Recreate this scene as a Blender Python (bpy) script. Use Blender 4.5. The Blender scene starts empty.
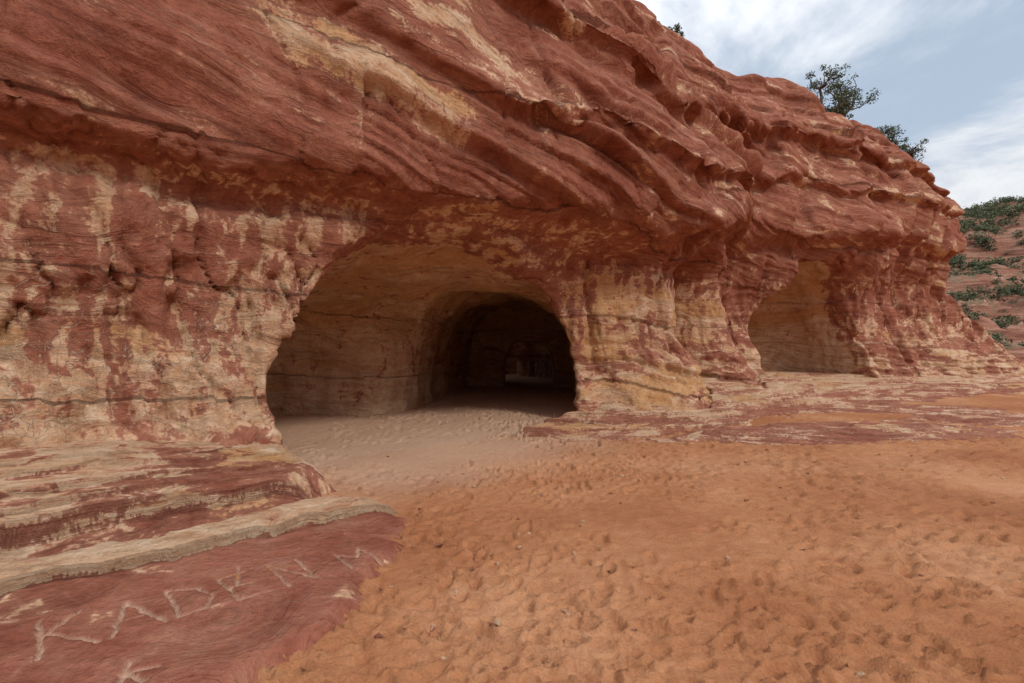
import bpy, math, random, time
import numpy as np
T0=time.time()
rng=np.random.default_rng(7); random.seed(7)
f32=np.float32
# ------------------------------------------------------------------ noise
perm=rng.permutation(256).astype(np.int32); perm=np.concatenate([perm,perm])
gr=rng.normal(size=(256,3)); gr/=np.linalg.norm(gr,axis=1)[:,None]; gr=gr.astype(f32)*1.5
def perlin(x,y,z):
    x,y,z=np.broadcast_arrays(np.asarray(x,f32),np.asarray(y,f32),np.asarray(z,f32))
    xi=np.floor(x).astype(np.int32); yi=np.floor(y).astype(np.int32); zi=np.floor(z).astype(np.int32)
    xf=x-xi; yf=y-yi; zf=z-zi
    X=xi&255; Y=yi&255; Z=zi&255
    u=xf*xf*xf*(xf*(xf*6-15)+10); v=yf*yf*yf*(yf*(yf*6-15)+10); w=zf*zf*zf*(zf*(zf*6-15)+10)
    def g(a,b,c):
        h=perm[perm[perm[(X+a)&255]+((Y+b)&255)]+((Z+c)&255)]
        G=gr[h]
        return G[...,0]*(xf-a)+G[...,1]*(yf-b)+G[...,2]*(zf-c)
    L=lambda a,b,t:a+t*(b-a)
    return L(L(L(g(0,0,0),g(1,0,0),u),L(g(0,1,0),g(1,1,0),u),v),L(L(g(0,0,1),g(1,0,1),u),L(g(0,1,1),g(1,1,1),u),v),w)
def fbm(x,y,z,o=4,gain=.5):
    r=0;a=1
    for i in range(o):
        r=r+a*perlin(x*2**i+17.3*i,y*2**i+5.1*i,z*2**i+9.7*i); a*=gain
    return r
def sstep(a,b,x):
    t=np.clip((x-a)/(b-a),0,1); return t*t*(3-2*t)
def smax(a,b,k):
    h=np.clip(.5+.5*(a-b)/k,0,1); return b+(a-b)*h+k*h*(1-h)
def smin(a,b,k): return -smax(-a,-b,k)
# ------------------------------------------------------------------ cliff foot path
us=np.arange(-30,50,.05)
th=np.radians(np.interp(us,[-30,6,11,16,22,26,50],[42.4,42.4,39,32.5,29,31,31]))
i0=np.argmin(abs(us))
px=np.concatenate([[0],np.cumsum(np.cos(th[:-1])*.05)]); py=np.concatenate([[0],np.cumsum(np.sin(th[:-1])*.05)])
px+= -3.5-px[i0]; py+= 6.2-py[i0]
def toW(u,v):
    t=np.interp(u,us,th); return np.interp(u,us,px)+v*np.sin(t), np.interp(u,us,py)-v*np.cos(t)
def toUV(x,y):
    u=(x+3.5)*.738+(y-6.2)*.675
    for _ in range(5):
        u=np.clip(u,-29,49); t=np.interp(u,us,th)
        u=u+((x-np.interp(u,us,px))*np.cos(t)+(y-np.interp(u,us,py))*np.sin(t))*.8
    u=np.clip(u,-29,49); t=np.interp(u,us,th)
    v=(x-np.interp(u,us,px))*np.sin(t)-(y-np.interp(u,us,py))*np.cos(t)
    return u,v
# ------------------------------------------------------------------ macro face offset table
ucol=[-14,-4,-1.5,.3,2,4,6,7.5,9,11,12.5,14.2,17,19.5,22,25,27]
zrow=[-1,.1,.8,1.6,2.6,3.3,3.9,4.8,6,7.5,9,10.5,12.5]
tab=np.array([
[.8,.5,.4,.65,0,0,.4,1.2,1.3,1.1,.9,.7,.3,1.2,2.2,2.8,3.0],
[.5,.3,.3,.42,0,0,.25,.8,1.0,.85,.7,.5,.2,.9,1.6,2.1,2.3],
[.2,.05,.0,.05,0,0,-.05,.2,.4,.35,.2,.2,0,.5,1.1,1.4,1.6],
[0,-.08,-.12,-.12,0,0,-.15,-.1,.08,-.05,-.35,0,-.1,.3,.6,.8,.9],
[0,-.05,-.05,-.1,.0,.0,-.1,-.15,.0,-.2,-.6,-.1,-.1,.2,.4,.5,.5],
[.0,.0,.0,.0,.15,.3,.2,.1,.15,-.1,-.7,.0,0,.3,.35,.4,.4],
[.25,.25,.3,.4,.65,.9,1.15,1.35,1.4,.8,-.3,.2,.5,.7,.6,.4,.4],
[.3,.38,.45,.55,.9,1.25,1.55,1.85,1.7,1.0,.3,.7,1.25,1.3,1.0,.6,.4],
[.1,.15,.3,.6,.95,1.2,1.4,1.4,1.2,.8,.35,.7,1.2,1.3,1.1,.8,.5],
[-.3,-.15,.1,.5,.8,.95,.9,.8,.6,.4,0.1,.4,.8,.9,.8,.2,-.3],
[-1.0,-.8,-.4,0,.25,.2,.2,.2,-.1,-.2,-.4,0,.1,0,-.3,-1,-2],
[-2.2,-2.1,-1.5,-1,-1,-1,-.8,-.9,-1.2,-1.2,-1.5,-1,-1.2,-1.8,-2.2,-3,-4],
[-4]*17],float)
U=np.arange(-16,36,.05); Zr=np.arange(-1.5,12.6,.05)
tmp=np.array([np.interp(Zr,zrow,tab[:,i]) for i in range(len(ucol))])
V=np.array([np.interp(U,ucol,tmp[:,k]) for k in range(len(Zr))]).T
def blur(A,s,ax):
    r=int(3*s); k=np.exp(-.5*(np.arange(-r,r+1)/s)**2); k/=k.sum()
    P=np.pad(A,[(r,r) if a==ax else (0,0) for a in range(2)],mode='edge')
    return np.apply_along_axis(lambda m:np.convolve(m,k,'valid'),ax,P)
V=blur(blur(V,9,0),2.6,1)
UU,ZZ=np.meshgrid(U,Zr,indexing='ij')
zl=np.interp(UU,[-16,-2,0,3,5,7,9,12,16,20,26],[3.75,3.62,3.5,3.62,3.55,3.5,3.85,4.3,4.5,4.9,4.6])+.22*fbm(UU*.5,0*UU,0*UU+5,4)
amp=np.interp(UU,[-16,0,4,8,11,13,16,26],[.26,.32,.34,.36,.3,.12,.25,.2])
V+=amp*(sstep(-.03,.12,ZZ-zl)*(1-sstep(.1,2.0,ZZ-zl))) - .16*np.exp(-((ZZ-zl+.20)/.15)**2)
zl2=np.interp(UU,[-16,0,4,8,11,14,26],[6.6,5.6,5.0,4.7,5.4,5.9,6.2])+.25*fbm(UU*.45,0*UU+4,0*UU+9,4)
V+=.32*(.5+.5*sstep(2,5,UU))*(sstep(-.03,.12,ZZ-zl2)*(1-sstep(.1,1.4,ZZ-zl2)))
zl3=np.interp(UU,[-16,0,4,8,11,16,26],[9,7.6,6.7,6.0,6.9,7.4,6.9])+.3*fbm(UU*.4,0*UU+14,0*UU+9,4)
V+=.34*sstep(1,4,UU)*(sstep(-.03,.12,ZZ-zl3)*(1-sstep(.1,1.2,ZZ-zl3)))
uc=24.2+np.clip(3.9-ZZ,0,9)*1.5
V-= 1.6*np.clip(UU-uc,0,99)**1.3
V+= fbm(UU*.4,0*UU,ZZ*.45,2)*.32
# columns and flutes between the openings
lowz=sstep(4.4,3.4,ZZ+.15*np.sin(UU*1.3))
cu=UU+.12*(ZZ-1.5)+.25*fbm(UU*.2,0*UU,ZZ*.6,2)
V+=lowz*(.72*np.exp(-((cu-8.3)/1.15)**2)-.80*np.exp(-((cu-10.7)/.45)**2)+.42*np.exp(-((cu-12.1)/.7)**2)-.30*np.exp(-((cu-13.3)/.3)**2))
V+= -.22*np.exp(-(np.abs(fbm(cu*.85+4,0*UU,ZZ*.18,3))/.12)**2)*sstep(6.0,7.0,UU)*sstep(4.4,3.4,ZZ)*sstep(-.1,.5,ZZ)
V+= np.clip(fbm(UU*.8+40,0*UU+3,ZZ*.18,2),-.5,.5)*.50*sstep(11,15,UU)
V+= -.26*np.exp(-(np.abs(fbm(UU*.5+24,0*UU,ZZ*.15,3))/.08)**2)*sstep(17.5,19,UU)*sstep(7,5,ZZ)
V+=.28*np.exp(-((UU-.15)/.45)**2)*sstep(.75,.2,ZZ)
def bil(u,z):
    fu=np.clip((u+16)/.05,0,len(U)-1.01); fz=np.clip((z+1.5)/.05,0,len(Zr)-1.01)
    a=fu.astype(int); b=fz.astype(int); fu=fu-a; fz=fz-b
    return V[a,b]*(1-fu)*(1-fz)+V[a+1,b]*fu*(1-fz)+V[a,b+1]*(1-fu)*fz+V[a+1,b+1]*fu*fz
# ------------------------------------------------------------------ volume grid
def lst(a,b,fn):
    r=[a]
    while r[-1]<b: r.append(r[-1]+fn(r[-1]))
    return np.array(r)
gu=lst(-14,32.5,lambda u:.038+.0040*max(u,0)+.03*max(-2.5-u,0))
gv=lst(-15.2,3.6,lambda v:.05 if v>-1.2 else min(.2,.05+.03*(-1.2-v)))
gz=lst(-.8,11.4,lambda z:.040 if z<6 else .055)
Vg=bil(gu[:,None],gz[None,:]).astype(f32)
top=np.interp(gu,[-14,6,9,11,17,20,22.5,24.2,26,33],[10.4,10.3,9.9,9.7,9.6,9.2,8.5,7.5,6.6,3.2])
Top=(top[:,None]+.45*fbm(gu[:,None]*.5,gv[None,:]*.5,0,4)-.03*np.clip(-gv[None,:]-3,0,9)).astype(f32)
F=(gv[None,:,None]-Vg[:,None,:]).astype(f32)
F=smax(F,(gz[None,None,:]-Top[:,:,None]).astype(f32),f32(.55))
F=np.maximum(F,(-14.2-gv)[None,:,None].astype(f32))
# caves (world space)
ia,ib=np.searchsorted(gu,[-5,21]); kb=np.searchsorted(gz,5.2)
X2,Y2=toW(gu[ia:ib,None]+0*gv[None,:],gv[None,:]+0*gu[ia:ib,None])
X=X2[:,:,None].astype(f32); Y=Y2[:,:,None].astype(f32); Zc=gz[None,None,:kb].astype(f32)
uu=gu[ia:ib,None,None].astype(f32); vv=gv[None,:,None].astype(f32)
wob=(.14*fbm(X2*.9,Y2*.9,0,3)).astype(f32)[:,:,None]
def se(a,b,n): return (np.abs(a)**n+np.abs(b)**n)**(1/n)
zp=np.maximum(Zc,0)
hm=3.38+.28*np.clip(vv,-4,0)
mouth=(se((uu-3.34)/2.70,zp/hm,2.3)-1)*2.6
mouth=np.maximum(mouth,-3.8-vv)
cave=mouth
ch=(((np.abs(X+2.5)/3.5)**3+(np.abs(Y-9.2)/2.5)**3+(zp/2.6)**3)**(1/3)-1)*2.4
cave=smin(cave,ch,f32(.3))
def tun(ax,ay,bx,by,hw,h,n=2.6):
    L=math.hypot(bx-ax,by-ay); tx,ty=(bx-ax)/L,(by-ay)/L
    s=(X-ax)*tx+(Y-ay)*ty; p=(X-ax)*ty-(Y-ay)*tx
    d=(se(p/hw,zp/h,n)-1)*min(hw,h)
    return np.maximum(d,np.maximum(-s,s-L))
cave=smin(cave,tun(-.70,9.6,.3,19.2,1.92,2.82,2.8),f32(.1))
cave=np.minimum(cave,tun(.60,18.5,.62,23,.90,1.70,3))
E=(((np.abs(X-.6)/2.3)**2.5+(np.abs(Y-24.0)/2.2)**2.5+(zp/2.6)**2.5)**(1/2.5)-1)*2.2
cave=smin(cave,E,f32(.15))
cave=smin(cave,tun(-1.2,24.8,-9,26.6,1.1,2.1),f32(.2))
G=(((np.abs(uu-16.6)/2.5)**2.3+(np.abs(vv+.4)/2.9)**2.3+(zp/4.1)**2.3)**(1/2.3)-1)*2.4
cave=smin(cave,G,f32(.05))
cave=cave+wob
F[ia:ib,:,:kb]=smax(F[ia:ib,:,:kb],-cave,f32(.17))
F[0]=1;F[-1]=1;F[:,0]=1;F[:,-1]=1
F=F.astype(f32)
def surface_nets(F,ax):
    s=F<0
    c=s.astype(np.uint8)
    c=c[:-1]+c[1:]; c=c[:,:-1]+c[:,1:]; c=c[:,:,:-1]+c[:,:,1:]
    act=(c>0)&(c<8); del c
    idx=np.full(act.shape,-1,np.int32); A=np.argwhere(act); idx[act]=np.arange(len(A),dtype=np.int32)
    pos=np.zeros((len(A),3)); cnt=np.zeros(len(A))
    offs=[(a,b,c) for a in(0,1) for b in(0,1) for c in(0,1)]
    val={o:F[A[:,0]+o[0],A[:,1]+o[1],A[:,2]+o[2]] for o in offs}
    for o in offs:
        for d in range(3):
            if o[d]==0:
                q=list(o); q[d]=1; q=tuple(q)
                a=val[o]; b=val[q]; m=(a<0)!=(b<0)
                t=np.where(m,a/np.where(m,a-b,1),0)
                p=np.array(o,float)[None,:].repeat(len(A),0); p[:,d]+=t
                pos[m]+=p[m]; cnt[m]+=1
    pos=pos/cnt[:,None]+A
    out=np.stack([np.interp(pos[:,d],np.arange(len(ax[d])),ax[d]) for d in range(3)],1)
    fs=[]
    for d in range(3):
        e,g=(d+1)%3,(d+2)%3
        sl0=[slice(None)]*3; sl1=[slice(None)]*3; sl0[d]=slice(None,-1); sl1[d]=slice(1,None)
        for w in(e,g): sl0[w]=slice(1,-1); sl1[w]=slice(1,-1)
        s0=s[tuple(sl0)]; s1=s[tuple(sl1)]
        I=np.argwhere(s0!=s1); inside=s0[I[:,0],I[:,1],I[:,2]]
        base=I.copy(); base[:,e]+=1; base[:,g]+=1
        def cell(de,dg):
            q=base.copy(); q[:,e]+=de; q[:,g]+=dg; return idx[q[:,0],q[:,1],q[:,2]]
        Q=np.stack([cell(-1,-1),cell(0,-1),cell(0,0),cell(-1,0)],1)
        Q[~inside]=Q[~inside][:,::-1]; fs.append(Q)
    return out,np.concatenate(fs)[:,::-1]
P,Q=surface_nets(F,(gu,gv,gz)); del F
print('verts',len(P),'quads',len(Q),time.time()-T0)
def mesh_obj(name,co,quads,mat,attrs={},smooth=True):
    me=bpy.data.meshes.new(name); n=quads.shape[1]
    me.vertices.add(len(co)); me.vertices.foreach_set('co',np.asarray(co,f32).ravel())
    me.loops.add(quads.size); me.loops.foreach_set('vertex_index',quads.astype(np.int32).ravel())
    me.polygons.add(len(quads)); me.polygons.foreach_set('loop_start',np.arange(0,quads.size,n,dtype=np.int32))
    me.polygons.foreach_set('loop_total',np.full(len(quads),n,np.int32))
    me.polygons.foreach_set('use_smooth',np.full(len(quads),smooth))
    me.update(calc_edges=True)
    for k,a in attrs.items():
        at=me.attributes.new(k,'FLOAT','POINT'); at.data.foreach_set('value',np.asarray(a,f32))
    ob=bpy.data.objects.new(name,me); bpy.context.scene.collection.objects.link(ob)
    if mat: me.materials.append(mat)
    return ob
def vnormals(co,q):
    n=np.cross(co[q[:,2]]-co[q[:,0]],co[q[:,3]]-co[q[:,1]])
    out=np.zeros_like(co)
    for k in range(4):
        for d in range(3): out[:,d]+=np.bincount(q[:,k],n[:,d],minlength=len(co))
    return out/(np.linalg.norm(out,axis=1)[:,None]+1e-12)
# ------------------------------------------------------------------ bedding
def bedding(u,v,z):
    s=z+.04*u+.3*fbm(u*.22,v*.22,z*.1,2)
    edges=[1.0,2.3,3.75,5.2,7.0,8.6]
    dips=np.array([.02,.07,-.05,.28,.16,.26,.1])
    k=np.searchsorted(edges,s)
    b=z+dips[k]*u+.1*v+k*3.7
    b=b+.18*fbm(u*.3,v*.3,z*.4,3)
    return b,k
u,v,z=P.T
x,y=toW(u,v); co=np.stack([x,y,z],1)
nrm=vnormals(co,Q)
bed,kset=bedding(u,v,z)
Vs=bil(u,z)
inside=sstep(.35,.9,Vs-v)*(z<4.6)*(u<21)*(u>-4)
def n1(b,s): return perlin(b,np.full_like(b,s),np.full_like(b,.3))
side=1-sstep(.6,.95,nrm[:,2])
def saw(b,w=.12):
    b=b+.35*n1(b*.7,6.1); f=b-np.floor(b); amp=.35+.65*np.clip(.5+n1(np.floor(b)*.73+.4,2.2),0,1)
    return amp*np.where(f<w,sstep(0,w,f),1-(f-w)/(1-w))-.4
upz=sstep(3.3,4.0,z)
ampm=np.clip(.55+.9*fbm(u*.3,z*.3+.1*u,v*.3,2),0.1,1.15)
A=np.where(u<1.5,.30+.3*sstep(5,7,z),1.)*(.12+.88*upz)*(1-.7*inside)*ampm
d=(.36*saw(bed*.8)+.22*saw(bed*1.9+3)+.085*saw(bed*4.6+1))*A*side
d+=(.033*np.tanh(2.5*n1(bed*6,8.5))+.018*n1(bed*12,2.5))*(.35+.65*side)*(1-.5*inside)*(.4+.6*ampm)*(.5+.5*upz+.5*(u>6)*(1-upz))
d+=.085*saw(bed*4.5+2,.2)*(u>5.5)*sstep(1.5,.7,z)*(1-inside)
d+=.06*fbm(x*.9,y*.9,z*.9,2)*(1-.4*inside)+.008*fbm(x*4.5,y*4.5,z*4.5,3)
wl=(z<3.7)*sstep(-.2,.5,z)*(1-.5*inside)
wk=np.where(u<1.9,1.,.4)*(1-.5*sstep(2.3,2.9,z))
sc=np.abs(fbm(x*2.1+.5*z,y*2.1,z*.6,3)); d+=(-.12*np.exp(-(sc/.10)**2)+.03)*wl*wk
sc2=fbm(x*4.2+3,y*4.2,z*1.7,2); d-=.085*sstep(.12,.5,sc2)*wl*wk
sc3=fbm(x*8+3,y*8,z*3.5,2); d-=.030*sstep(.1,.45,sc3)*wl*wk
s4=fbm(x*.8+9,y*.8,z*1.1+.3*u,2); d-=.18*sstep(.25,.65,s4)*upz*sstep(2,6,u)
vor=np.abs(fbm(x*.45+9,y*.45,z*.4+.35*u,2)); d-=.06*np.exp(-(vor/.02)**2)*upz
co2=co+nrm*d[:,None]
# colour fields
def patV(x,y,z,f=1.):
    q=fbm(x*1.3+3,y*1.3,z*1.3,3)
    a=fbm(x*6.2*f+q*1.0,y*6.2*f+q*.6,z*1.2+.8*q,5,.66)
    b=fbm(x*2.2+q*.9+11,y*2.2,z*1.0+q,6,.7)
    return (.6*a+.5*b)/.44
def patB(u,v,bed):
    q=fbm(u*.5,v*.5,bed*.8,3)
    return (.7*fbm(u*.5+q*.5,v*.5,bed*3.4+q,6,.62)+.35*fbm(u*1.6,v*1.6,bed*2.5+q,5,.6))/.42
up2=sstep(3.4,3.9,z+.0*u)*(1-.6*sstep(.5,1.5,u)*sstep(6,4,u)*sstep(5.4,4.8,z)); pil=sstep(6,7,u)*(1-sstep(1.3,2.0,z))
wB=np.clip(up2+pil,0,1)
pat=patV(x,y,z)*(1-wB)+patB(u,v,bed)*wB
big=fbm(x*.5+4,y*.5,z*.8,4)
stain=fbm(x*.6,y*.6,bed*2.2,4)
cr=np.full(len(u),.05)
cr=np.where((u<1.9)&(z<3.5),.40,cr)
cr+=.24*sstep(2.0,1.0,z)*(u<1.9)
cr-=.14*(u<1.9)*sstep(2.2,2.5,z)*sstep(3.0,2.7,z)
cr=np.maximum(cr,.60*sstep(5.8,6.6,u)*(1-sstep(11.5,13,u))*(1-sstep(2.6,3.5,z)))
cr=np.maximum(cr,.80*sstep(6.2,7,u)*(1-sstep(10,11,u))*(1-sstep(.7,1.3,z)))
cr=np.maximum(cr,.42*sstep(12,13,u)*(1-sstep(1.5,3.5,z)))
cr=np.maximum(cr,.60*sstep(12,13,u)*(1-sstep(.7,1.3,z)))
cr=np.maximum(cr,.18*sstep(12,16,u)*(1-sstep(7,8.5,z)))
sb=z+.33*u
cr=np.maximum(cr,.60*sstep(5.0,5.3,sb)*(1-sstep(5.7,6.0,sb))*sstep(-1.6,-.5,u)*(1-sstep(2.6,3.4,u))*(z>4))
cr=np.maximum(cr,.33*sstep(6.0,6.3,sb)*(1-sstep(7.0,7.5,sb))*sstep(-.5,.5,u)*(1-sstep(4.6,5.4,u))*(z>4))
cr=np.maximum(cr,.45*sstep(2.6,3.2,u)*(1-sstep(6,7,u))*sstep(2.6,3.1,z)*(1-sstep(3.5,3.7,z)))
cr=np.maximum(cr,.86*inside*(u<13)); cr=np.maximum(cr,.97*inside*(u>13)*(v>-5))
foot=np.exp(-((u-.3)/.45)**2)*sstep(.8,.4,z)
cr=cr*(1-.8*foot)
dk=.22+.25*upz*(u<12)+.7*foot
inn_shade=inside*(u<13)
band=np.clip(.95-.5*(u<6)*upz*sstep(8,2,u)+.2*fbm(u*.3,z*.5,0*u,2),.2,1)
band=np.where((u<1.9)&(z<3.5),.5,band)
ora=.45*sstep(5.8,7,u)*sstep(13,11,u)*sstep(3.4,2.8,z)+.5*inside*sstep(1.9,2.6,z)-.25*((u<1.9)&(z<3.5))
scr=((u<1.7)&(u>-6)).astype(float)*sstep(.4,.8,z)*sstep(2.6,2.1,z)*(inside<.5)*np.clip(.7+1.2*fbm(u*.9,z*1.1,0*u+8,2),0,1)
# ------------------------------------------------------------------ material helpers
class N:
    def __init__(s,mat):
        mat.use_nodes=True; s.t=mat.node_tree; s.t.nodes.clear(); s.m=mat
    def new(s,ty,**k):
        n=s.t.nodes.new(ty)
        for a,b in k.items(): setattr(n,a,b)
        return n
    def put(s,sock,val):
        if isinstance(val,bpy.types.NodeSocket): s.t.links.new(val,sock)
        else: sock.default_value=val
    def math(s,op,a,b=0,c=0,clamp=False):
        n=s.new('ShaderNodeMath',operation=op,use_clamp=clamp); s.put(n.inputs[0],a); s.put(n.inputs[1],b); s.put(n.inputs[2],c); return n.outputs[0]
    def attr(s,name): return s.new('ShaderNodeAttribute',attribute_name=name).outputs['Fac']
    def pos(s): return s.new('ShaderNodeTexCoord').outputs['Object']
    def mapp(s,vec,sc,rot=(0,0,0),loc=(0,0,0)):
        n=s.new('ShaderNodeMapping'); s.put(n.inputs[0],vec); n.inputs['Scale'].default_value=sc; n.inputs['Rotation'].default_value=rot; n.inputs['Location'].default_value=loc; return n.outputs[0]
    def noise(s,vec,scale,detail=5,rough=.55,dist=0):
        n=s.new('ShaderNodeTexNoise'); s.put(n.inputs['Vector'],vec); s.put(n.inputs['Scale'],scale); s.put(n.inputs['Detail'],detail); s.put(n.inputs['Roughness'],rough); s.put(n.inputs['Distortion'],dist); return n.outputs[0]
    def comb(s,a,b,c):
        n=s.new('ShaderNodeCombineXYZ'); s.put(n.inputs[0],a); s.put(n.inputs[1],b); s.put(n.inputs[2],c); return n.outputs[0]
    def ramp(s,fac,stops,interp='LINEAR'):
        n=s.new('ShaderNodeValToRGB'); e=n.color_ramp.elements; n.color_ramp.interpolation=interp
        while len(e)<len(stops): e.new(.5)
        for el,(p,c) in zip(e,stops):
            el.position=p; el.color=(c,c,c,1) if isinstance(c,(int,float)) else tuple(c)[:3]+(1,)
        s.put(n.inputs[0],fac); return n.outputs[0]
    def mix(s,fac,a,b,blend='MIX'):
        n=s.new('ShaderNodeMix',data_type='RGBA',blend_type=blend); s.put(n.inputs[0],fac)
        s.put(n.inputs[6],a if isinstance(a,bpy.types.NodeSocket) else tuple(a)+(1,)); s.put(n.inputs[7],b if isinstance(b,bpy.types.NodeSocket) else tuple(b)+(1,)); return n.outputs[2]
    def ss(s,x,a,b):
        n=s.new('ShaderNodeMapRange',interpolation_type='SMOOTHSTEP'); s.put(n.inputs[0],x); n.inputs[1].default_value=a; n.inputs[2].default_value=b; return n.outputs[0]
    def bump(s,h,dist,strength=1,nrm=None):
        n=s.new('ShaderNodeBump'); s.put(n.inputs['Height'],h); n.inputs['Distance'].default_value=dist; n.inputs['Strength'].default_value=strength
        if nrm: s.put(n.inputs['Normal'],nrm)
        return n.outputs[0]
    def out(s,col,rough=.9,nrm=None,spec=.15):
        b=s.new('ShaderNodeBsdfPrincipled'); s.put(b.inputs['Base Color'],col); s.put(b.inputs['Roughness'],rough); b.inputs['Specular IOR Level'].default_value=spec
        if nrm: s.put(b.inputs['Normal'],nrm)
        o=s.new('ShaderNodeOutputMaterial'); s.t.links.new(b.outputs[0],o.inputs[0])
def rock_mat(name,scratches=False):
    m=bpy.data.materials.new(name); n=N(m); p=n.pos()
    bed=n.attr('bed'); cream=n.attr('cream'); dark=n.attr('dark'); carve=n.attr('carve')
    big=n.attr('big'); pat=n.attr('pat'); stain=n.attr('stain'); inn_shade=n.attr('inner_shade'); band=n.attr('band'); ora=n.attr('ochre')
    med=n.noise(p,3.4,5,.62); fine=n.noise(p,22,5,.68)
    t=n.math('ADD',n.math('MULTIPLY',med,.7),n.math('MULTIPLY_ADD',big,.12,.15))
    red=n.ramp(t,[(.32,(.185,.055,.034)),(.44,(.28,.090,.056)),(.54,(.37,.138,.086)),(.68,(.46,.22,.145))])
    bv=n.comb(stain,0.,n.math('ADD',bed,n.math('MULTIPLY',med,.10)))
    b1=n.noise(bv,4.2,6,.70)
    bandc=n.ramp(b1,[(.34,(.115,.033,.022)),(.44,(.275,.086,.053)),(.53,(.39,.152,.095)),(.61,(.48,.235,.15)),(.69,(.65,.42,.28))])
    red=n.mix(n.math('MULTIPLY',band,n.math('MULTIPLY_ADD',n.ss(big,-.5,.4),.5,.4)),red,bandc)
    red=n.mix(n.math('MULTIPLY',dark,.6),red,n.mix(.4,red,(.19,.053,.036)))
    crm=n.ramp(n.math('ADD',n.math('MULTIPLY',b1,.65),n.math('MULTIPLY',med,.35)),[(.33,(.32,.13,.07)),(.42,(.49,.265,.15)),(.52,(.62,.405,.255)),(.66,(.75,.57,.41))])
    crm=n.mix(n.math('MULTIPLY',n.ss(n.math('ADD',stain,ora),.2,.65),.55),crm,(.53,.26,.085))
    crm=n.mix(n.math('MULTIPLY',inn_shade,.40),crm,n.mix(.5,crm,(.46,.265,.145)))  # browns the cave walls so their colour carries the interior shade
    val=n.math('ADD',pat,n.math('MULTIPLY_ADD',cream,2.8,-1.4))
    valf=n.math('ADD',val,n.math('MULTIPLY_ADD',fine,2.4,-1.2))
    valf=n.math('ADD',valf,n.math('MULTIPLY',band,n.math('MULTIPLY_ADD',b1,3.4,-1.7)))
    msk=n.ss(valf,-.42,.44)
    halo=n.ss(valf,-.8,-.1)
    red=n.mix(n.math('MULTIPLY',n.ss(val,-1.6,.4),.40),red,(.48,.25,.165))
    red=n.mix(n.math('MULTIPLY',n.math('MULTIPLY',halo,n.math('SUBTRACT',1,msk)),n.math('MULTIPLY',n.ss(stain,-.1,.4),.5)),red,(.22,.065,.04))
    col=n.mix(msk,red,crm)
    col=n.mix(1,col,n.ramp(fine,[(.25,.74),(.5,1.),(.75,1.15)]),'MULTIPLY')
    col=n.mix(carve,col,(.60,.40,.285))
    h=n.math('ADD',n.math('MULTIPLY',med,.38),n.math('MULTIPLY',fine,.26))
    h=n.math('ADD',h,n.math('MULTIPLY',b1,.75))
    h=n.math('ADD',h,n.math('MULTIPLY',msk,-.05))
    if scratches:
        sA=n.noise(n.mapp(p,(2.2,2.2,.9),rot=(.5,.2,.3)),2.6,1,.4,.3); sB=n.noise(n.mapp(p,(1.2,1.2,2.4),rot=(.2,.6,.1),loc=(4,1,2)),2.9,1,.4,.3)
        l1=n.math('ABSOLUTE',n.math('SUBTRACT',sA,.5)); l2=n.math('ABSOLUTE',n.math('SUBTRACT',sB,.5))
        ln=n.math('SUBTRACT',1,n.ss(n.math('MINIMUM',l1,l2),.005,.013))
        ln=n.math('MULTIPLY',n.math('MULTIPLY',ln,n.attr('scratch')),n.ss(fine,.40,.52))
        col=n.mix(n.math('MULTIPLY',ln,.75),col,(.66,.48,.35))
        h=n.math('ADD',h,n.math('MULTIPLY',ln,-.15))
    n.out(col,.9,n.bump(h,.11,1.)); return m
M_rock=rock_mat('red_sandstone')
M_cliff=rock_mat('red_sandstone_scratched',True)
mesh_obj('sandstone_cliff',co2,Q,M_cliff,{'bed':bed,'cream':cr,'dark':dk,'big':big,'pat':pat,'stain':stain,'inner_shade':inn_shade,'band':band,'ochre':ora,'scratch':scr})
print('cliff',time.time()-T0)
# ------------------------------------------------------------------ sand
def sand_h(x,y):
    uu,vv=toUV(x,y)
    h=.06*fbm(x*.25,y*.25,0,3)+.025*fbm(x*.9,y*.9,5,2)
    h=h+.14*sstep(2,7,x)*sstep(12,4,y)*sstep(60,20,x)
    near=sstep(60,30,np.hypot(x,y))
    h=h*near
    return h, uu, vv
xs=[.0]
st=lambda d:.015+.0072*min(d,12)+.06*max(d-12,0)
while xs[-1]<600: xs.append(xs[-1]+st(xs[-1]))
xs=np.array(xs); gx=np.concatenate([-xs[:0:-1],xs])+.5
ys=[2.]
while ys[-1]<700: ys.append(ys[-1]+.013+.0057*min(ys[-1]-2,14)+.06*max(ys[-1]-16,0))
yb=[2.]
while yb[-1]>-300: yb.append(yb[-1]-(.02+.08*(2-yb[-1])))
gy=np.concatenate([np.array(yb[:0:-1]),ys])
GX,GY=np.meshgrid(gx,gy,indexing='ij')
H,SU,SV=sand_h(GX,GY)
fade=sstep(25,12,np.hypot(GX,GY))
tr=np.clip(.8+.9*fbm(GX*.5,GY*.5,3,2),.2,1.5)
H+=(.009*fbm(GX*9,GY*9,1,3,.7)*tr)*fade
H-=.012*np.exp(-(np.abs(fbm(GX*2.6,GY*2.6,7,3))/.10)**2)*fade*tr
prints=np.zeros_like(H)
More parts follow.
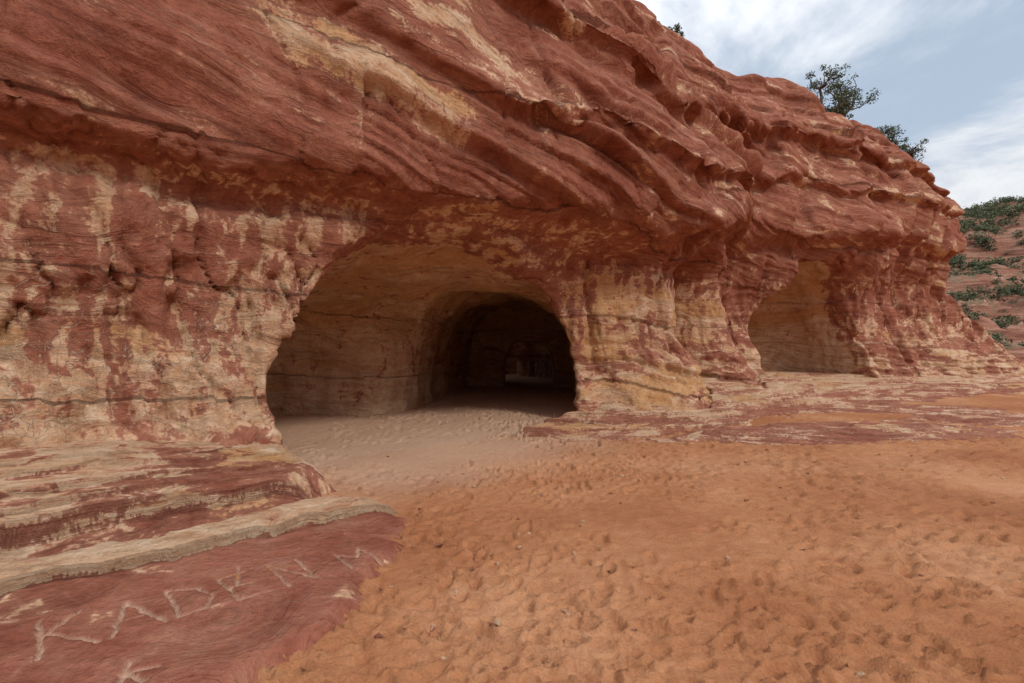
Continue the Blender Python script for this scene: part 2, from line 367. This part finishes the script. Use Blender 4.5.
def stamp(cx,cy,a,L,W,dep,h2=.55):
    i0,i1=np.searchsorted(gx,[cx-.25,cx+.25]); j0,j1=np.searchsorted(gy,[cy-.25,cy+.25])
    if i1-i0<2 or j1-j0<2: return
    dx=GX[i0:i1,j0:j1]-cx; dy=GY[i0:i1,j0:j1]-cy
    p=dx*math.cos(a)+dy*math.sin(a); q=-dx*math.sin(a)+dy*math.cos(a)
    w=W*(1+.25*p/L)
    r=np.sqrt((p/L)**2+(q/w)**2)
    hh=-dep*np.exp(-(r/.85)**6)*(1+.5*p/L)+dep*.75*np.exp(-((r-1.22)/.18)**2)*(1+.7*np.cos(3*np.arctan2(q,p)+a*5))
    m=np.exp(-(r/1.25)**4)
    prints[i0:i1,j0:j1]=prints[i0:i1,j0:j1]*(1-.7*m)+hh
NP=9000
for k in range(NP):
    if k<6000: cx=random.uniform(-3,11); cy=2+(random.random()**1.4)*10
    else: cx=random.uniform(-4,9); cy=random.uniform(6,18)
    dens=perlin(np.array([cx*.45]),np.array([cy*.45]),np.array([3.]))[0]
    if random.random()>.66+dens*1.6: continue
    incave = (-3.5<cx<1.5 and cy>6.5)
    s_=random.choice([1.1,1,.8,.5,.35])
    stamp(cx,cy,random.uniform(0,6.28),random.uniform(.09,.145)*s_,random.uniform(.035,.055)*(s_*.6+.4),random.uniform(.010,.034)*(1.3 if incave else 1))
H+=prints
cave_w=sstep(1.1,-.2,SV+.3*fbm(GX*.8,GY*.8,2,3))*sstep(-.2,.6,SU)*(1-sstep(6.5,8,SU)*(SV>-1))
cave_w=np.maximum(cave_w, sstep(2.6,.8,SV+.5*fbm(GX*.7,GY*.7,2,3))*sstep(.3,1.4,SU)*sstep(6.5,4.5,SU)*.75)
nx,ny=len(gx),len(gy); I=np.arange(nx*ny).reshape(nx,ny)
SQ=np.stack([I[:-1,:-1],I[1:,:-1],I[1:,1:],I[:-1,1:]],-1).reshape(-1,4)
m=bpy.data.materials.new('orange_sand'); n=N(m); p=n.pos()
a=n.attr('tone'); b=n.noise(p,7,5,.65); c=n.noise(p,60,4,.8)
t=n.math('ADD',n.math('MULTIPLY_ADD',a,.20,.3),n.math('MULTIPLY',b,.4))
col=n.ramp(t,[(.34,(.385,.152,.068)),(.5,(.475,.208,.098)),(.66,(.57,.285,.15))])
col=n.mix(n.attr('cream'),col,(.60,.39,.265))
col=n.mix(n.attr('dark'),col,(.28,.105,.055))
col=n.mix(1,col,n.ramp(c,[(.28,.72),(.5,1.),(.72,1.17)]),'MULTIPLY')
h=n.math('ADD',n.math('MULTIPLY',b,.45),n.math('MULTIPLY',c,.24))
n.out(col,.95,n.bump(h,.06,.9),.1)
sand_dk=np.clip(-prints*7,0,.22)+.5*sstep(.1,.7,fbm(GX*.35+3,GY*.6,8,4))*sstep(2.5,5,GX)*sstep(14,10,GY)  # darker with print depth, plus wet patches at right
mesh_obj('sand_ground',np.stack([GX,GY,H],-1).reshape(-1,3),SQ,m,{'cream':cave_w.ravel(),'dark':sand_dk.ravel(),'tone':fbm(GX*.5,GY*.5,4,5).ravel()})
print('sand',time.time()-T0)
# ------------------------------------------------------------------ rock ledge, left foreground
def grid_obj(name,gx,gy,fn,mat):
    X,Y=np.meshgrid(gx,gy,indexing='ij'); h,keep,at=fn(X,Y)
    nx,ny=X.shape; I=np.arange(nx*ny).reshape(nx,ny)
    q=np.stack([I[:-1,:-1],I[1:,:-1],I[1:,1:],I[:-1,1:]],-1).reshape(-1,4)
    k=keep.ravel(); q=q[k[q].any(1)]
    used=np.unique(q); mp=np.full(nx*ny,-1); mp[used]=np.arange(len(used))
    co=np.stack([X,Y,h],-1).reshape(-1,3)[used]
    return mesh_obj(name,co,mp[q],mat,{a:b.ravel()[used] for a,b in at.items()})
O=np.array([-2.32,2.66]); e=np.array([.755,.656]); up=np.array([-.70,.71])
segs=[]
def letter(off,hgt,w,strokes,slant=0):
    for (a,b) in strokes:
        A_=O+e*(off+a[0]*w+slant*a[1])+up*hgt*a[1]; B_=O+e*(off+b[0]*w+slant*b[1])+up*hgt*b[1]
        segs.append((A_,B_))
letter(0,.48,.22,[((0,0),(.1,1)),((.05,.45),(.9,1.0)),((.2,.55),(1,.0))])
letter(.29,.42,.24,[((0,0),(.5,1)),((.5,1),(1,.0)),((.2,.4),(.8,.4))])
letter(.60,.42,.22,[((0,0),(.05,1)),((.05,1),(.75,.8)),((.75,.8),(.95,.4)),((.95,.4),(.6,.05)),((.6,.05),(0,0))])
letter(.90,.42,.18,[((0,0),(0,1)),((0,1),(.9,1)),((0,.5),(.8,.5)),((0,0),(1,0))])
letter(1.20,.40,.20,[((0,0),(.05,1)),((.05,1),(.9,.05)),((.9,.05),(1,1))])
letter(1.62,.30,.22,[((0,0),(.1,1)),((.1,1),(.5,.5)),((.5,.5),(.9,1)),((.9,1),(1,0))])
segs+= [((-1.78,2.45),(-1.85,2.62)),((-1.84,2.53),(-1.70,2.60)),((-1.82,2.53),(-1.69,2.49)),((-1.75,3.45),(-1.9,3.75)),((-2.9,3.05),(-3.1,3.0))]
def edge_u(v): return np.interp(v,[-.5,.3,.9,1.3,1.7,2.1,2.5,2.9,3.2,3.85,4.3,5.0],[1.15,.95,.95,.9,.5,.95,1.15,1.0,.75,.1,-.8,-2.0])
def ledge(X,Y):
    uu,vv=toUV(X,Y)
    w=.14*fbm(X*1.1,Y*1.1,0,3)+.03*fbm(X*6,Y*6,0,3)
    vw=vv+w*1.1
    ts=np.interp(uu,[-4,-1,.5,1.2],[1.45,1.35,.85,.25])
    def step(c,wd,ww=0): return sstep(c+wd,c-wd,vw+ww)
    w2=.06*fbm(X*3,Y*3,4,3); w3=.06*fbm(X*3,Y*3,14,3)
    h=.045+.085*step(2.42,.018,w2)+.02*step(2.25,.02,w3)
    hh=.14*step(1.66,.022,w3)+.05*step(1.5,.02)+.05*step(1.3,.02,w2)+.045*step(.95,.02,w3)+.03*step(.7,.02,w2)+.02*step(.4,.02)
    hh=hh-.07*np.exp(-((vw+w3-1.84)/.14)**2)
    h=h+hh*ts
    bedh=h*1.0
    h=h+.010*fbm(X*2,Y*2,3,4)+.005*fbm(X*9,Y*9,2,3)+.004*np.abs(fbm(X*3,Y*12,2,3))
    ed=edge_u(vv)+.13*fbm(X*1.8,Y*1.8,9,4)
    out=sstep(-.35,.25,uu-ed)
    h=h-out*(.16+.9*h)
    cv=np.zeros_like(h)
    wv=.012*perlin(X*14,Y*14,1)
    for A_,B_ in segs:
        ax,ay=A_; bx,by=B_; dx,dy=bx-ax,by-ay; L2=dx*dx+dy*dy
        t=np.clip(((X-ax)*dx+(Y-ay)*dy)/L2,0,1)
        dist=np.hypot(X-ax-t*dx+wv,Y-ay-t*dy+wv)
        cv=np.maximum(cv,np.exp(-(dist/.0125)**4))
    h=h-.022*cv
    cv=cv*(.50+.35*sstep(-.4,.3,fbm(X*6,Y*6,6,2)))
    sl_=np.exp(-(np.abs(fbm(X*1.6+3,Y*4.2,2,2))/.012)**2)*sstep(0,.4,fbm(X*2,Y*2,12,2))
    slab=sstep(2.40,2.46,vw+w2)
    cv=np.maximum(cv,.25*sl_*slab)
    mid=sstep(1.28,1.34,vw)*sstep(2.05,1.98,vw+w3)
    rim=((vw+w3>2.02)&(slab<.5)).astype(float)
    cr=.66*(1-slab)+.0*slab-.36*mid*(1-slab)
    cr=np.where(rim>0,1.15,cr)
    dk=.2+.25*slab+.5*mid
    bed=bedh*7+.05*uu+.25*vw*(1-slab)
    keep=(uu<2.4)&(vv<5.2)
    pt=patB(uu*2.2,vv*2.2,bedh*3+.4*vv)
    return h,keep,{'bed':bed,'cream':cr,'dark':dk,'carve':cv,'big':fbm(X*.8,Y*.8,6,3),'pat':pt,'stain':fbm(X*.6,Y*.6,bed,3),'band':.9-.5*slab,'ochre':-.6*rim}
grid_obj('rock_ledge',np.arange(-7.5,.9,.0115),np.arange(.2,7.8,.0115),ledge,M_rock)
# ------------------------------------------------------------------ rock shelf along the right foot of the cliff
def shelf(X,Y):
    uu,vv=toUV(X,Y)
    w=.3*fbm(X*.6,Y*.6,0,4)
    r=np.interp(uu,[4.3,5.2,8,14,18,24,30],[.9,1.1,2.3,2.6,2.9,4.2,4.6])
    t=np.interp(uu,[4.6,5.6,7,8.5,14,18,24,30],[.0,.16,.50,.74,.7,.5,.75,.65])
    h=t*(1-(vv+w)/r)
    h=np.minimum(h,t*1.05)
    q=.085; hq=h/q+.3*fbm(X*1.5,Y*1.5,3,2); fl=np.floor(hq); fr=hq-fl
    h=(fl+sstep(.75,.93,fr))*q*.85+h*.15
    Vb=bil(uu,.2+0*uu)
    cavein=np.where(uu<14,sstep(-.12,-.5,vv-Vb),0)
    h=h-cavein*2.5
    bl=np.exp(-(((X-6.2)/2.6)**2+((Y-9.2)/1.1)**2))+np.exp(-(((X-10.5)/3.0)**2+((Y-11.0)/.9)**2))+np.exp(-(((X-3.9)/1.7)**2+((Y-8.9)/.6)**2))*.8+.8*np.exp(-(((X-8.5)/4)**2+((Y-13)/1.0)**2))+.6*np.exp(-(((X-7.6)/1.4)**2+((Y-7.0)/.35)**2))
    base=.06*fbm(X*.25,Y*.25,0,3)+.025*fbm(X*.9,Y*.9,5,2)+.14*sstep(2,7,X)*sstep(12,4,Y)+.02
    h2=base-.13+.26*np.clip(bl,0,1)+.06*fbm(X*.7,Y*1.6,4,4)
    q2=.04; hq=h2/q2; fl=np.floor(hq); h2=(fl+sstep(.65,.93,hq-fl))*q2
    h2=np.minimum(h2,base+.13+.02*fbm(X*2,Y*2,1,3))
    h=np.where(uu<4.2,-.4,np.where(cavein>0,h,np.maximum(h,h2)))
    h=h+.010*fbm(X*3,Y*3,2,3)-.25*sstep(30,31.5,uu)-.4*sstep(5.1,4.3,uu)
    keep=(h>-.14)
    cr=.34+.26*sstep(.12,.35,h)+.2*fbm(X*.5,Y*.5,3,2)
    bed=h*6+.10*vv
    pt=patB(uu*.8,vv*1.5,h*5+.2*vv)*.7
    return h,keep,{'bed':bed,'cream':cr,'dark':.05+0*h,'big':fbm(X*.8,Y*.8,6,3),'pat':pt,'stain':fbm(X*.6,Y*.6,bed,3),'band':.9+0*h}
grid_obj('rock_shelf',lst(.2,27,lambda a:.028+.0022*a),lst(5.5,27,lambda a:.026+.0022*(a-5)),shelf,M_rock)
print('shelves',time.time()-T0)
# ------------------------------------------------------------------ pebbles and flakes on the sand
PV=[];PQ=[]
cube=np.array([[a,b,c] for a in(-1,1) for b in(-1,1) for c in(-1,1)],float)
cq=np.array([[0,1,3,2],[4,6,7,5],[0,4,5,1],[2,3,7,6],[0,2,6,4],[1,5,7,3]])
for k in range(420):
    if k<160: cx=random.gauss(-.6,.6); cy=random.gauss(4.2,1.1)
    elif k<320: cx=random.uniform(1,9); cy=random.gauss(8.3,.9)
    else: cx=random.uniform(-.5,7); cy=random.uniform(2.4,8)
    s=.004+.014*random.random()**3
    q_=cube*np.array([1.2,.9,.5])*s*(1+.35*rng.normal(size=(8,3)))
    a=random.uniform(0,6.28); R=np.array([[math.cos(a),-math.sin(a),0],[math.sin(a),math.cos(a),0],[0,0,1]])
    i=min(np.searchsorted(gx,cx),len(gx)-1); j=min(np.searchsorted(gy,cy),len(gy)-1)
    PQ.append(cq+8*len(PV)); PV.append(q_@R.T+np.array([cx,cy,H[i,j]+s*.2]))
PVc=np.concatenate(PV)
mesh_obj('pebbles',PVc,np.concatenate(PQ),M_rock,{'bed':PVc[:,0]*3,'cream':np.repeat(rng.random(len(PV))*.9,8),'dark':0*PVc[:,0]+.4,'big':0*PVc[:,0],'pat':0*PVc[:,0],'stain':0*PVc[:,0],'band':0*PVc[:,0]+.3},False)
# ------------------------------------------------------------------ right hillside and added slope behind camera
def hill_h(x,y):
    d=y+.45*x
    n=fbm(x*.05,y*.05,0,4)
    t=(d-52+8*n)
    am=np.clip(.6+1.2*fbm(x*.06,y*.06,5,2),0,1.3)
    h=np.clip(t,0,None)*.09
    h=h+(1.2+1.6*am)*sstep(9,11,t)+1.2*sstep(2,3.2,t)+6.5*sstep(13,42,t)+1.6*am*sstep(30,32,t)+1.4*(1.3-am)*sstep(20,21.5,t)
    h=h+np.clip((x-52),-8,60)*.16*sstep(15,40,t)
    t2=-y*.9+.35*x-18+5*n  # unseen slope behind camera, added to block low sky and darken the caves
    h=h+np.clip(t2,0,40)*.36+3.*sstep(8,10,t2)+3*sstep(18,21,t2)
    m=np.maximum(t,t2)
    h=h+1.6*fbm(x*.15,y*.15,3,5,.6)*sstep(1,8,m)-.6
    return h
hx=lst(-90,190,lambda a:.4 if 30<a<80 else 1.6); hy=lst(-80,190,lambda a:.4 if 26<a<90 else 1.6)
def hf(X,Y):
    h=hill_h(X,Y); return h,h>-1.0,{'big':fbm(X*.3,Y*.3,2,4)}
mh=bpy.data.materials.new('desert_hillside'); n=N(mh); p=n.pos()
geo=n.new('ShaderNodeNewGeometry'); sx=n.new('ShaderNodeSeparateXYZ'); n.put(sx.inputs[0],geo.outputs['True Normal'])
a=n.noise(p,1.2,5,.7); b=n.noise(n.mapp(p,(.2,.2,2.4)),1.5,5,.6)
rk=n.ramp(b,[(.35,(.20,.08,.055)),(.5,(.33,.155,.105)),(.65,(.45,.26,.19))])
so=n.ramp(a,[(.35,(.10,.095,.05)),(.5,(.22,.14,.09)),(.65,(.32,.20,.14))])
col=n.mix(n.ss(n.math('ADD',sx.outputs[2],n.math('MULTIPLY',a,.2)),.80,.97),rk,so)
n.out(col,.95,n.bump(n.math('ADD',a,b),.5,.8),.1)
grid_obj('hill',hx,hy,hf,mh)
# ------------------------------------------------------------------ foliage
def leafmat(name,c1,c2):
    m=bpy.data.materials.new(name); n=N(m)
    n.out(n.ramp(n.attr('tone'),[(.1,c1),(.9,c2)]),.8,None,.2); return m
M_leaf=leafmat('juniper_foliage',(.03,.045,.02),(.12,.145,.065))
M_bush=leafmat('shrub_foliage',(.05,.06,.035),(.13,.15,.08))
mb=bpy.data.materials.new('juniper_bark'); n=N(mb); p=n.pos()
n.out(n.ramp(n.noise(n.mapp(p,(8,8,1.5)),3,5,.6),[(.3,(.06,.045,.035)),(.7,(.20,.16,.13))]),.9,n.bump(n.noise(n.mapp(p,(8,8,1.5)),5,4),.02))
def leaves(cen,rad,cnt,size,squash=.75):
    dirs=rng.normal(size=(cnt,3)); dirs/=np.linalg.norm(dirs,axis=1)[:,None]
    r=rad*(rng.random(cnt)**.45)[:,None]
    c=cen+dirs*r*np.array([1,1,squash])
    a=rng.normal(size=(cnt,3)); a/=np.linalg.norm(a,axis=1)[:,None]
    b=np.cross(a,rng.normal(size=(cnt,3))); b/=np.linalg.norm(b,axis=1)[:,None]
    s=size*(.6+.8*rng.random(cnt))[:,None]
    vs=np.stack([c-a*s,c-b*s*.45,c+a*s,c+b*s*.45],1)
    return vs.reshape(-1,3),np.repeat(np.clip(.5+.35*dirs[:,2]+.25*rng.normal(size=cnt),0,1),4)
def tube(pts,rads,vs,qs,k=7):
    base=len(vs)
    for i,(p,r) in enumerate(zip(pts,rads)):
        d=pts[min(i+1,len(pts)-1)]-pts[max(i-1,0)]; d=d/np.linalg.norm(d)
        a=np.cross(d,[.3,1,.2]); a/=np.linalg.norm(a); b=np.cross(d,a)
        for j in range(k):
            t=2*math.pi*j/k; vs.append(p+r*(math.cos(t)*a+math.sin(t)*b))
    for i in range(len(pts)-1):
        for j in range(k): qs.append((base+i*k+j,base+i*k+(j+1)%k,base+(i+1)*k+(j+1)%k,base+(i+1)*k+j))
def tree(name,base,hgt,spread,lean=(0,0),nl=9,density=150,leaf=.05):
    vs=[];qs=[];LV=[];LT=[]
    base=np.array(base,float)
    pts=[base-np.array([0,0,.3])]
    for i in range(1,6):
        pts.append(base+np.array([lean[0]*i/5+random.uniform(-.06,.06)*hgt,lean[1]*i/5+random.uniform(-.06,.06)*hgt,hgt*.62*i/5]))
    r0=.055*hgt
    tube(pts,[r0*(1-.13*i) for i in range(6)],vs,qs)
    for l in range(nl):
        i=random.randint(1,5); s=pts[i]; az=l*2.4+random.uniform(-.4,.4)
        ln=spread*random.uniform(.55,1.0)*(1.1-.12*i); rise=random.uniform(.1,.55)*hgt*.55
        b=[s]
        for k in range(1,5):
            f=k/4; b.append(s+np.array([math.cos(az)*ln*f,math.sin(az)*ln*f,rise*f**1.3])+np.array([random.uniform(-1,1) for _ in range(3)])*.05*hgt)
        tube(b,[r0*.45*(1-.2*k) for k in range(5)],vs,qs,5)
        for k in(2,3,4):
            for w in range(2):
                tip=b[k]+np.array([random.uniform(-1,1),random.uniform(-1,1),random.uniform(-.2,1)])*.2*hgt
                tube([b[k],(b[k]+tip)/2+.02,tip],[r0*.15,r0*.1,r0*.05],vs,qs,4)
                lv,lt=leaves(tip,hgt*random.uniform(.07,.13),density,leaf); LV.append(lv); LT.append(lt)
    nv=len(vs); L=np.concatenate(LV); nl_=len(L)
    lq=nv+np.arange(nl_).reshape(-1,4)
    ob=mesh_obj(name,np.concatenate([np.array(vs),L]),np.concatenate([np.array(qs),lq]),mb,{'tone':np.concatenate([np.zeros(nv),np.concatenate(LT)])},False)
    ob.data.materials.append(M_leaf)
    mi=np.zeros(len(qs)+len(lq),np.int32); mi[len(qs):]=1; ob.data.polygons.foreach_set('material_index',mi)
    return ob
def topz(u,v):
    X_,Y_=toW(u,v); dd=np.hypot(co2[:,0]-X_,co2[:,1]-Y_); return float(X_),float(Y_),float(co2[dd<.35][:,2].max())
tree('juniper_tree',topz(19.0,-.9),1.9,1.15,(-.2,0),10,45,.038)
tree('juniper_tree',topz(20.5,-1.2),1.9,1.0,(.1,0),10,45,.038)
tree('juniper_tree',topz(23.6,-.9),1.9,.95,(.1,0),11,60,.038)
def shrub_mass(name,items,mat,leaf,cnt):
    LV=[];LT=[]
    for (c,r) in items:
        for k in range(3):
            o=np.array(c)+np.array([random.uniform(-.5,.5)*r,random.uniform(-.5,.5)*r,r*.4])
            lv,lt=leaves(o,r*random.uniform(.5,.8),cnt,leaf*r,.95); LV.append(lv); LT.append(lt)
    L=np.concatenate(LV); return mesh_obj(name,L,np.arange(len(L)).reshape(-1,4),mat,{'tone':np.concatenate(LT)},False)
items=[]
NX=9500
rx=np.random.default_rng(3); XX=rx.uniform(20,110,NX); YY=rx.uniform(34,110,NX); HH=hill_h(XX,YY); dn=fbm(XX*.3,YY*.3,3,3)
for X_,Y_,h,q in zip(XX,YY,HH,dn):
    if h<.3 or random.random()>.6+q: continue
    if abs(X_/Y_-.95)>.2 and random.random()>.2: continue
    items.append(((X_,Y_,h-.1),.3+1.1*random.random()**2))
shrub_mass('hillside_shrubs',items,M_bush,.13,50)
cl=[]
for (a,b,r) in [(11.3,-1.0,.22),(11.7,-1.1,.15),(15,-1.0,.15),(17.3,-1,.2),(22,-1.1,.22),(18,-1.4,.25)]:
    cl.append((topz(a,b),r))
shrub_mass('clifftop_shrubs',cl,M_bush,.16,70)
# ------------------------------------------------------------------ world, sun, camera
w=bpy.data.worlds.new('World'); bpy.context.scene.world=w; w.use_nodes=True
nt=w.node_tree; nt.nodes.clear()
class W(N):
    def __init__(s): s.t=nt
n=W()
SE,SA=math.radians(40),math.radians(140)
sky=n.new('ShaderNodeTexSky',sky_type='NISHITA'); sky.sun_disc=False; sky.sun_elevation=SE; sky.sun_rotation=SA; sky.dust_density=2; sky.air_density=1.
tc=n.new('ShaderNodeTexCoord').outputs['Generated']
sp=n.new('ShaderNodeSeparateXYZ'); n.put(sp.inputs[0],tc)
zz=n.math('ADD',n.math('MAXIMUM',sp.outputs[2],0),.22)
cv=n.comb(n.math('DIVIDE',sp.outputs[0],zz),n.math('DIVIDE',sp.outputs[1],zz),0)
c1=n.noise(cv,1.1,7,.60,.35)
cm=n.ss(c1,.36,.53)
cb=n.ramp(c1,[(.38,(7.0,7.6,8.4)),(.48,(8.3,8.7,9.3)),(.60,(10.6,10.7,10.8))])
grad=n.math('MULTIPLY_ADD',n.math('MAXIMUM',sp.outputs[2],0),.9,.78)
cb=n.mix(1,cb,n.comb(grad,grad,grad),'MULTIPLY')
base=n.mix(.7,sky.outputs[0],(6.2,7.4,9.0))
colr=n.mix(cm,base,cb)
bg=n.new('ShaderNodeBackground'); n.put(bg.inputs[0],colr); bg.inputs[1].default_value=.095
o=n.new('ShaderNodeOutputWorld'); nt.links.new(bg.outputs[0],o.inputs[0])
sl=bpy.data.lights.new('sun','SUN'); sl.energy=1.5; sl.angle=math.radians(10); sl.color=(1,.94,.86)
so=bpy.data.objects.new('sun',sl); bpy.context.scene.collection.objects.link(so)
from mathutils import Vector
sd=Vector((math.sin(SA)*math.cos(SE),math.cos(SA)*math.cos(SE),math.sin(SE)))
so.rotation_euler=sd.to_track_quat('Z','Y').to_euler()
cam=bpy.data.cameras.new('camera'); co_=bpy.data.objects.new('camera',cam); bpy.context.scene.collection.objects.link(co_)
cam.lens=19.0; cam.sensor_width=36; cam.clip_end=2000; cam.clip_start=.05
co_.location=(0,0,1.6); co_.rotation_euler=(math.radians(90),0,0)
bpy.context.scene.camera=co_
bpy.context.scene.view_settings.view_transform='Standard'; bpy.context.scene.view_settings.look='None'; bpy.context.scene.view_settings.exposure=0
print('done',time.time()-T0)
